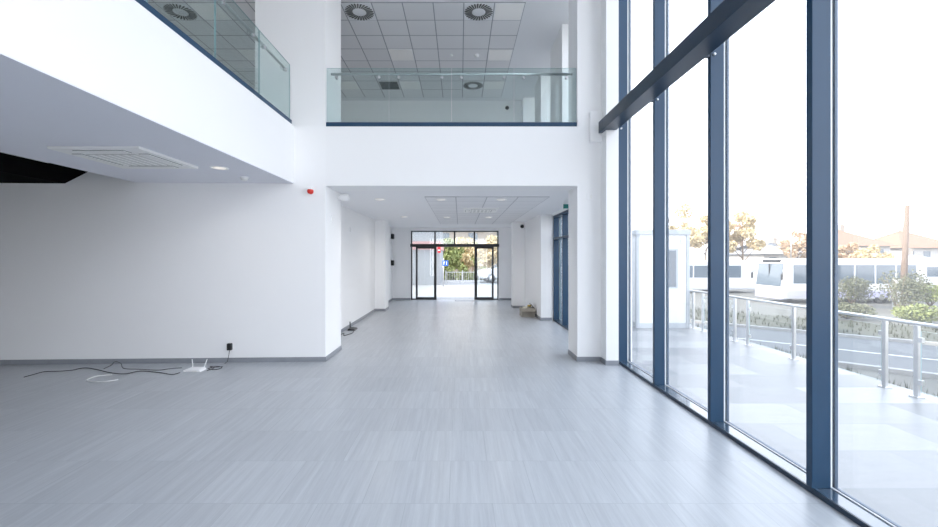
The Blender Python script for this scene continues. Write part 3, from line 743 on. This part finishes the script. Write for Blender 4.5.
def bus(loc, label, length, height, lower):
    """front at x = 0 facing -x, near side at y = 0"""
    W = 2.5
    b = thing('bus', loc, label, 'bus', 'parked white buses')
    MB().prism([(0.02, 0.30), (0.0, 0.9), (0.05, 1.35), (0.22, height - 0.25), (0.42, height), (length - 0.2, height), (length, height - 0.25), (length, 0.30)], 0, W, 'y', bev=0.09).build('body', BUSW, b, True)
    MB().box(0.30, length - 0.05, -0.012, W + 0.012, 0.42, 0.85, bev=0.004).build('lower_stripe', lower, b, True)
    MB().box(-0.03, 0.35, 0.04, W - 0.04, 0.28, 0.62, bev=0.05).build('front_bumper', lower, b, True)
    def fx(z): return 0.05 + (z - 1.35) / (height - 0.25 - 1.35) * 0.17
    z0, z1 = 1.12, height - 0.32
    mb = MB(); mb.prism([(fx(z0) - 0.03, z0), (fx(z1) - 0.03, z1), (fx(z1) + 0.05, z1), (fx(z0) + 0.05, z0)], 0.12, W - 0.12, 'y', bev=0.02)
    ws = mb.build('windscreen', WGLASS, b, True)
    MB().box(fx(1.8) - 0.035, fx(1.8) + 0.02, W / 2 - 0.02, W / 2 + 0.02, z0, z1 - 0.02).build('centre_bar', BLACKP, ws, True)
    MB().box(fx(height - 0.3) - 0.02, 0.4, 0.45, W - 0.45, height - 0.26, height - 0.08, bev=0.01).build('destination_panel', BLACKP, b, True)
    n = int((length - 1.0) / 1.35)
    for side in (0, 1):
        for k in range(n):
            a = 0.75 + 1.35 * k
            y0, y1 = (-0.010, 0.02) if side == 0 else (W - 0.02, W + 0.010)
            MB().box(a, a + 1.24, y0, y1, 1.32, height - 0.42, bev=0.004).build('side_window', WGLASS, b, True)
    for y in (0.35, W - 0.35): MB().lathe([(0.02, -0.03), (0.11, -0.025), (0.12, 0.03)], (0.0, y, 0.76), 'x', 18).build('headlight', HEAD, b, True)
    for x in (2.3, length - 3.0):
        for y in (0.14, W - 0.14): wheel(b, x, y, 0.46, 0.46, 0.30)
    for y in (-0.18, W + 0.08):
        MB().box(-0.16, -0.06, y, y + 0.10, 1.55, 1.95, bev=0.02).tube([(-0.1, y + 0.05, 1.95), (0.05, y + 0.05, 2.1), (0.25, 0.1 if y < 0 else W - 0.1, 2.15)], 0.015, 6).build('wing_mirror', BLACKP, b, True)
    return b


bus((21.0, 27.2, ZO), 'white bus with lilac lower stripe facing sideways beyond the terrace railing', 9.5, 2.95, BUSL)
bus((13.5, 35.0, ZO), 'white bus parked behind, left of the front bus and right of the booth', 11.5, 2.75, BUSW)
bus((34.5, 36.5, ZO), 'white bus farthest away, largely hidden behind the bushes near the wooden pole', 10.5, 2.6, BUSW)


def car(loc, label, m, rotz):
    c = thing('car', loc, label, 'car', None, rotz=rotz)
    L_, W = 4.2, 1.75
    MB().prism([(0.0, 0.28), (0.0, 0.62), (0.12, 0.80), (1.05, 0.95), (1.75, 1.42), (3.0, 1.46), (3.75, 1.05), (4.12, 0.98), (4.2, 0.6), (4.18, 0.28)], 0, W, 'y', bev=0.07).build('body', m, c, True)
    MB().prism([(1.17, 0.97), (1.78, 1.36), (2.95, 1.39), (3.55, 1.02)], -0.006, W + 0.006, 'y').build('side_glass', WGLASS, c, True)
    MB().prism([(1.05, 0.965), (1.72, 1.40), (1.76, 1.40), (1.10, 0.95)], 0.14, W - 0.14, 'y').build('windscreen', WGLASS, c, True)
    MB().box(-0.02, 0.2, 0.06, W - 0.06, 0.25, 0.48, bev=0.03).build('bumper', BLACKP, c, True)
    for y in (0.25, W - 0.25): MB().box(-0.005, 0.14, y - 0.17, y + 0.17, 0.62, 0.76, bev=0.02).build('headlight', HEAD, c, True)
    for x in (0.8, 3.4):
        for y in (0.10, W - 0.10): wheel(c, x, y, 0.31, 0.31, 0.2)
    return c


car((1.28, 27.6, -0.02), 'silver car parked beyond the right door leaf outside the entrance', SILV, 0.12)

# ------------------------------------------------------------------ beyond the entrance doors
wb = thing('shop_building', (-6, 28, -0.02), 'pale low building with a red fascia band outside, left of the doors', 'building')
box('wall', SHOPW, -11, -1.25, 25.5, 30.9, -0.02, 4.2, wb)
box('fascia_band', PINK, -11.05, -1.2, 25.42, 30.95, 2.15, 2.65, wb)
box('roof', ROOFG, -11.2, -1.05, 25.3, 31.1, 4.2, 4.4, wb, bev=0.03)
f = box('shop_door', BOOTHG, -6.2, -4.9, 25.46, 25.5, 0.0, 2.05, wb); box('door_glass', WGLASS, -6.1, -5.0, 25.44, 25.47, 0.3, 1.95, f)
t = thing('parking_sign', (-0.88, 24.2, -0.02), 'blue traffic sign with white marks on a thin post outside the entrance', 'sign')
MB().tube([(-0.96, 24.23, -0.02), (-0.96, 24.23, 1.62)], 0.025, 8).build('post', ALU, t)
sp = MB().box(-1.02, -0.68, 24.18, 24.20, 1.18, 1.50, bev=0.006).build('sign_plate', SIGNB, t)
MB().box(-0.96, -0.92, 24.174, 24.18, 1.24, 1.44).box(-0.92, -0.88, 24.174, 24.18, 1.34, 1.44).box(-0.80, -0.76, 24.174, 24.18, 1.24, 1.44).build('sign_marks', SIGNW, sp)
t = thing('red_sign', (-1.2, 25.2, 1.9), 'small red projecting sign on the corner of the pale building', 'sign')
MB().box(-1.35, -1.17, 25.12, 25.17, 1.95, 2.32, bev=0.01).build('sign_plate', SIGNR, t)
MB().box(-1.32, -1.20, 25.114, 25.12, 2.08, 2.14).build('sign_marks', SIGNW, t)
MB().box(-1.25, -1.23, 25.165, 25.41, 2.2, 2.24).build('sign_arm', ALU, t)
fn = thing('metal_fence', (0.2, 26.4, -0.02), 'low pale metal barrier fence across the paving outside', 'fence')
MB().box(-0.9, 1.2, 26.38, 26.42, 0.72, 0.76).box(-0.9, 1.2, 26.38, 26.42, 0.12, 0.16).build('fence_rails', ALU, fn)
for k in range(3): box('fence_post', ALU, -0.92 + 1.05 * k, -0.86 + 1.05 * k, 26.37, 26.43, -0.02, 0.85, fn)
mb = MB()
for k in range(18): mb.box(-0.8 + 0.11 * k, -0.78 + 0.11 * k, 26.39, 26.41, 0.16, 0.72)
mb.build('fence_bars', ALU, fn)
ab = thing('apartment_block', (4, 75, ZO), 'beige apartment block with balconies far behind the entrance trees', 'building')
box('wall', HWALL, -5, 16, 74, 84, ZO, 15, ab)
box('roof', ROOF, -5.4, 16.4, 73.6, 84.4, 15, 15.5, ab)
for fl in range(4):
    for k in range(4):
        x = -3.5 + 5 * k; z = 1.4 + 3.1 * fl
        f = box('window', WGLASS, x, x + 1.6, 73.95, 74.02, z, z + 1.5, ab)
        box('balcony', HWALL2, x - 0.5, x + 3.2, 72.8, 73.95, z - 0.9, z + 0.1, ab)


# ------------------------------------------------------------------ vegetation
def leaves(mb, c, r, n, s):
    for _ in range(n):
        while True:
            p = Vector((random.uniform(-1, 1), random.uniform(-1, 1), random.uniform(-1, 1)))
            if 0.15 < p.length < 1: break
        p = Vector(c) + Vector((p.x * r[0], p.y * r[1], p.z * r[2]))
        u = Vector((random.gauss(0, 1), random.gauss(0, 1), random.gauss(0, 1))).normalized(); w = u.orthogonal().normalized()
        w = (Matrix.Rotation(random.uniform(0, 6.28), 3, u) @ w); q = u.cross(w); k = s * random.uniform(0.6, 1.3)
        mb.add([p - w * k, p - q * k * 0.55, p + w * k, p + q * k * 0.55], [(0, 1, 2, 3)])


def tree(name, loc, h, spread, m, label, cat='tree', n=1500, s=0.16, group=None, open_=0.8):
    t = thing(name, loc, label, cat, group)
    x, y, z = 0, 0, 0
    mb = MB(); mb.tube(smooth([(0, 0, 0), (random.uniform(-.1, .1), 0.05, h * 0.25), (random.uniform(-.2, .2), 0, h * 0.55), (0, 0, h * 0.9)], 4), 0.035 * h * 0.6, 8, r2=0.02)
    tips = []
    for k in range(9):
        a = 2 * PI * k / 9 + random.uniform(-.3, .3); zz = h * random.uniform(0.25, 0.65); l = spread * random.uniform(0.6, 1.0)
        e = Vector((math.cos(a) * l, math.sin(a) * l, zz + h * random.uniform(0.12, 0.32)))
        mb.tube([(0, 0, zz), tuple(Vector((0, 0, zz)).lerp(e, 0.5) + Vector((0, 0, 0.1))), tuple(e)], 0.012 * h * 0.6, 5, r2=0.01); tips.append(e)
    mb.build('trunk', BARK, t, True)
    mb = MB()
    for e in tips + [Vector((0, 0, h * 0.92)), Vector((0, 0, h * 0.7))]:
        r = spread * random.uniform(0.35, 0.55) * open_
        leaves(mb, e, (r, r, r * 0.9), n // 11, s)
    mb.build('foliage', m, t, True, fix=False)
    return t


def gx(px, Y): return (px - CX) * Y / F
def gz(py, Y): return H + (CY - py) * Y / F
G1 = 'autumn trees beyond the road'
for px, Y, top, sp, m, lab in [(684, 44, 205, 2.1, LEAFY, 'yellow autumn tree rising behind the guard booth roof'),
                               (664, 56, 216, 1.8, LEAFY, 'smaller yellow tree at the left behind the guard booth'),
                               (706, 50.5, 214, 1.9, LEAFY, 'yellow tree between the booth and the third mullion'),
                               (742, 43.5, 211, 1.8, LEAFY, 'tan autumn tree standing behind the front bus windscreen'),
                               (724, 58, 222, 2.0, LEAFO, 'low rust coloured tree left of the tan tree behind the buses'),
                               (798, 58, 231, 2.4, LEAFO, 'rust coloured tree in front of the grey shed roofs'),
                               (852, 52, 244, 1.7, LEAFO, 'low rust tree below the wide brown roof, beside the fourth mullion'),
                               (874, 46, 246, 1.5, LEAFY, 'low yellow tree below the wide brown roof, nearer the pole')]:
    tree('autumn_tree', (gx(px, Y), Y, ZO), gz(top, Y) - ZO, sp, m, lab, group=G1, n=2600, s=0.17)
G2 = 'trees beyond the entrance'
for px, Y, top, sp, m, lab in [(447, 38, 240, 1.3, LEAFG, 'dark green tree just right of the blue sign'),
                               (461, 42.5, 238, 1.5, LEAFY, 'yellow green tree in the middle of the open doorway'),
                               (473, 56, 244, 1.8, LEAFG, 'low green tree beside the right door stile'),
                               (493, 38, 238, 1.4, LEAFY, 'yellow tree behind the right sliding leaf'),
                               (499, 48, 238, 1.7, LEAFG, 'green tree at the right edge of the entrance glazing')]:
    tree('street_tree', (gx(px, Y), Y, ZO), gz(top, Y) - ZO, sp, m, lab, group=G2, n=1800, s=0.17, open_=1.0)


def bush(px, py, Y, rx, rz, m, label, n=2200, s=0.065):
    x, z = gx(px, Y), ZO
    t = thing('roadside_bush', (x, Y, ZO), label, 'bush', 'bushes along the road verge')
    mb = MB()
    for k in range(6):
        a = 2 * PI * k / 6; mb.tube([(0, 0, 0), (math.cos(a) * rx * 0.4, math.sin(a) * rx * 0.4, rz), (math.cos(a) * rx * 0.7, math.sin(a) * rx * 0.7, rz * 1.7)], 0.025, 5, r2=0.006)
    mb.build('stems', BARK, t, True)
    mb = MB()
    for _ in range(5): leaves(mb, (random.uniform(-.5, .5) * rx, random.uniform(-.5, .5) * rx, rz * random.uniform(0.7, 1.3)), (rx * 0.6, rx * 0.6, rz * 0.7), n // 5, s)
    mb.build('foliage', m, t, True, fix=False)
for px, Y, rx, rz, m, lab in [(899, 22.8, 1.05, 1.2, LEAFB, 'tall loose bush around the foot of the wooden pole'),
                              (852, 25.5, 1.0, 1.0, LEAFB, 'loose bush left of the wooden pole in front of the bus'),
                              (930, 25.4, 1.2, 0.8, LEAFG, 'green bush right of the wooden pole'),
                              (846, 20.5, 1.3, 0.45, LEAFB, 'low dry bush on the verge right of the fourth mullion'),
                              (918, 19.5, 1.0, 0.45, LEAFG, 'low green bush on the verge below the pole')]:
    bush(px, 0, Y, rx, rz, m, lab)
for px, Y, lab in [(451, 32.6, 'dense green hedge bush behind the metal fence, left'), (465, 35.4, 'dense green hedge bush behind the metal fence, middle'), (482, 31.6, 'dense green hedge bush behind the parked silver car')]:
    bush(px, 0, Y, 0.9, 1.25, LEAFG, lab, 1400, 0.12)

# wooden pole on a concrete stub
pl = thing('utility_pole', (gx(903, 25), 25, ZO), 'leaning wooden utility pole clamped to a concrete stub by the road', 'pole')
bx_ = gx(902.5, 25); tx = gx(907.5, 25)
MB().tube([(bx_, 25, ZO + 0.25), (tx, 25, gz(205.5, 25))], 0.17, 12, r2=0.11).build('pole_shaft', WOOD, pl)
MB().box(bx_ - 0.48, bx_ - 0.22, 24.85, 25.15, ZO, gz(279, 25), bev=0.02).build('concrete_stub', CONC, pl)
for z in (ZO + 0.7, ZO + 1.2): MB().box(bx_ - 0.5, bx_ + 0.2, 24.80, 25.2, z, z + 0.06).build('clamp_band', ALU, pl)
lp = thing('street_lamp', (gx(791, 50), 50, ZO), 'thin street lamp rising behind the buses', 'street lamp')
MB().tube([(gx(791, 50), 50, ZO), (gx(791, 50), 50, gz(214, 50))], 0.07, 8, r2=0.04).build('lamp_pole', ALU, lp)
MB().tube([(gx(791, 50), 50, gz(214, 50)), (gx(791, 50) - 0.5, 50, gz(212, 50)), (gx(791, 50) - 1.0, 50, gz(212, 50))], 0.035, 8).box(gx(791, 50) - 1.4, gx(791, 50) - 0.9, 49.9, 50.1, gz(212, 50) - 0.05, gz(212, 50) + 0.06).build('lamp_head', GREYP, lp)


def house(x0, x1, y0, y1, eave, ridge, wm, rm, label):
    h = thing('house', ((x0 + x1) / 2, (y0 + y1) / 2, ZO), label, 'house', 'houses beyond the bus park')
    box('wall', wm, x0, x1, y0, y1, ZO, eave, h)
    o = 0.7; ym = (y0 + y1) / 2; i = (y1 - y0) * 0.45
    mb = MB(); mb.add([(x0 - o, y0 - o, eave), (x1 + o, y0 - o, eave), (x1 + o, y1 + o, eave), (x0 - o, y1 + o, eave), (x0 + i, ym, ridge), (x1 - i, ym, ridge)],
                      [(0, 1, 5, 4), (1, 2, 5), (2, 3, 4, 5), (3, 0, 4), (3, 2, 1, 0)])
    mb.build('roof', rm, h)
    k = 0; x = x0 + 0.8
    while x + 1.2 < x1:
        box('window', WGLASS, x, x + 1.1, y0 - 0.02, y0 + 0.05, eave - 1.7, eave - 0.5, h); x += 2.6
    box('chimney', HWALL, x0 + i + 0.5, x0 + i + 1.1, ym - 0.3, ym + 0.3, ridge - 0.8, ridge + 0.7, h)


house(gx(836, 62), gx(890, 62), 62, 71, gz(246, 62), gz(229, 66), HWALL2, ROOF, 'house with a wide brown tiled roof left of the wooden pole')
house(gx(902, 66), gx(960, 66), 66, 75, gz(248, 66), gz(231, 70), HWALL2, ROOF, 'house with a brown hipped roof right of the wooden pole')
house(gx(764, 64), gx(806, 64), 64, 74, gz(254, 64), gz(242, 69), HWALL2, ROOFG, 'low shed with a grey roof above the front bus')
house(gx(905, 50), gx(950, 50), 50, 55, gz(262, 50), gz(254, 52), HWALL2, ROOFG, 'low grey roofed shed behind the pole at the right')

# ------------------------------------------------------------------ light and camera
for i, (p, lab) in enumerate(DL):         # the downlights that are switched on
    sp = bpy.data.lights.new('downlight_lamp', 'SPOT'); sp.energy = 10.0 if i == 0 else 22.0; sp.color = (1.0, 0.95, 0.89)
    sp.spot_size = math.radians(165); sp.spot_blend = 1.0; sp.shadow_soft_size = 0.05
    o = bpy.data.objects.new('downlight_lamp', sp); o.location = (p[0], p[1], p[2] - 0.08); COL.objects.link(o)

SC.world = bpy.data.worlds.new('sky'); SC.world.use_nodes = True
nt = SC.world.node_tree; N = nt.nodes; L = nt.links
bg = N['Background']; tc = N.new('ShaderNodeTexCoord'); sx = N.new('ShaderNodeSeparateXYZ'); rp = N.new('ShaderNodeValToRGB')
L.new(tc.outputs['Generated'], sx.inputs[0]); L.new(sx.outputs['Z'], rp.inputs[0]); L.new(rp.outputs[0], bg.inputs['Color'])
e = rp.color_ramp.elements
e[0].position = 0.0; e[0].color = (0.96, 0.95, 0.98, 1); e[1].position = 0.9; e[1].color = (0.70, 0.82, 1.0, 1)
m_ = e.new(0.35); m_.color = (0.84, 0.893, 1.0, 1)
bg.inputs['Strength'].default_value = 3.2
sun = bpy.data.lights.new('sun', 'SUN'); sun.energy = 5.5; sun.color = (1.0, 0.90, 0.76); sun.angle = 0.01
so = bpy.data.objects.new('sun', sun); COL.objects.link(so)
so.rotation_euler = Vector((1.0, 0.12, -0.62)).to_track_quat('-Z', 'Y').to_euler()

cam = bpy.data.cameras.new('camera'); co = bpy.data.objects.new('camera', cam); COL.objects.link(co)
co.location = (0, 0, H); co.rotation_euler = (PI / 2, 0, 0)
cam.sensor_fit = 'HORIZONTAL'; cam.sensor_width = 36; cam.lens = 36 * F / 938
cam.shift_x = (469 - CX) / 938; cam.shift_y = -(263.5 - CY) / 938
cam.clip_start = 0.05; cam.clip_end = 500
SC.camera = co
SC.view_settings.view_transform = 'Standard'; SC.view_settings.look = 'None'; SC.view_settings.gamma = 1
SC.view_settings.use_curve_mapping = False; SC.view_settings.exposure = 0.42
cy = SC.cycles
cy.max_bounces = 20; cy.diffuse_bounces = 16; cy.transparent_max_bounces = 24; cy.glossy_bounces = 5
cy.sample_clamp_indirect = 6; cy.use_denoising = True
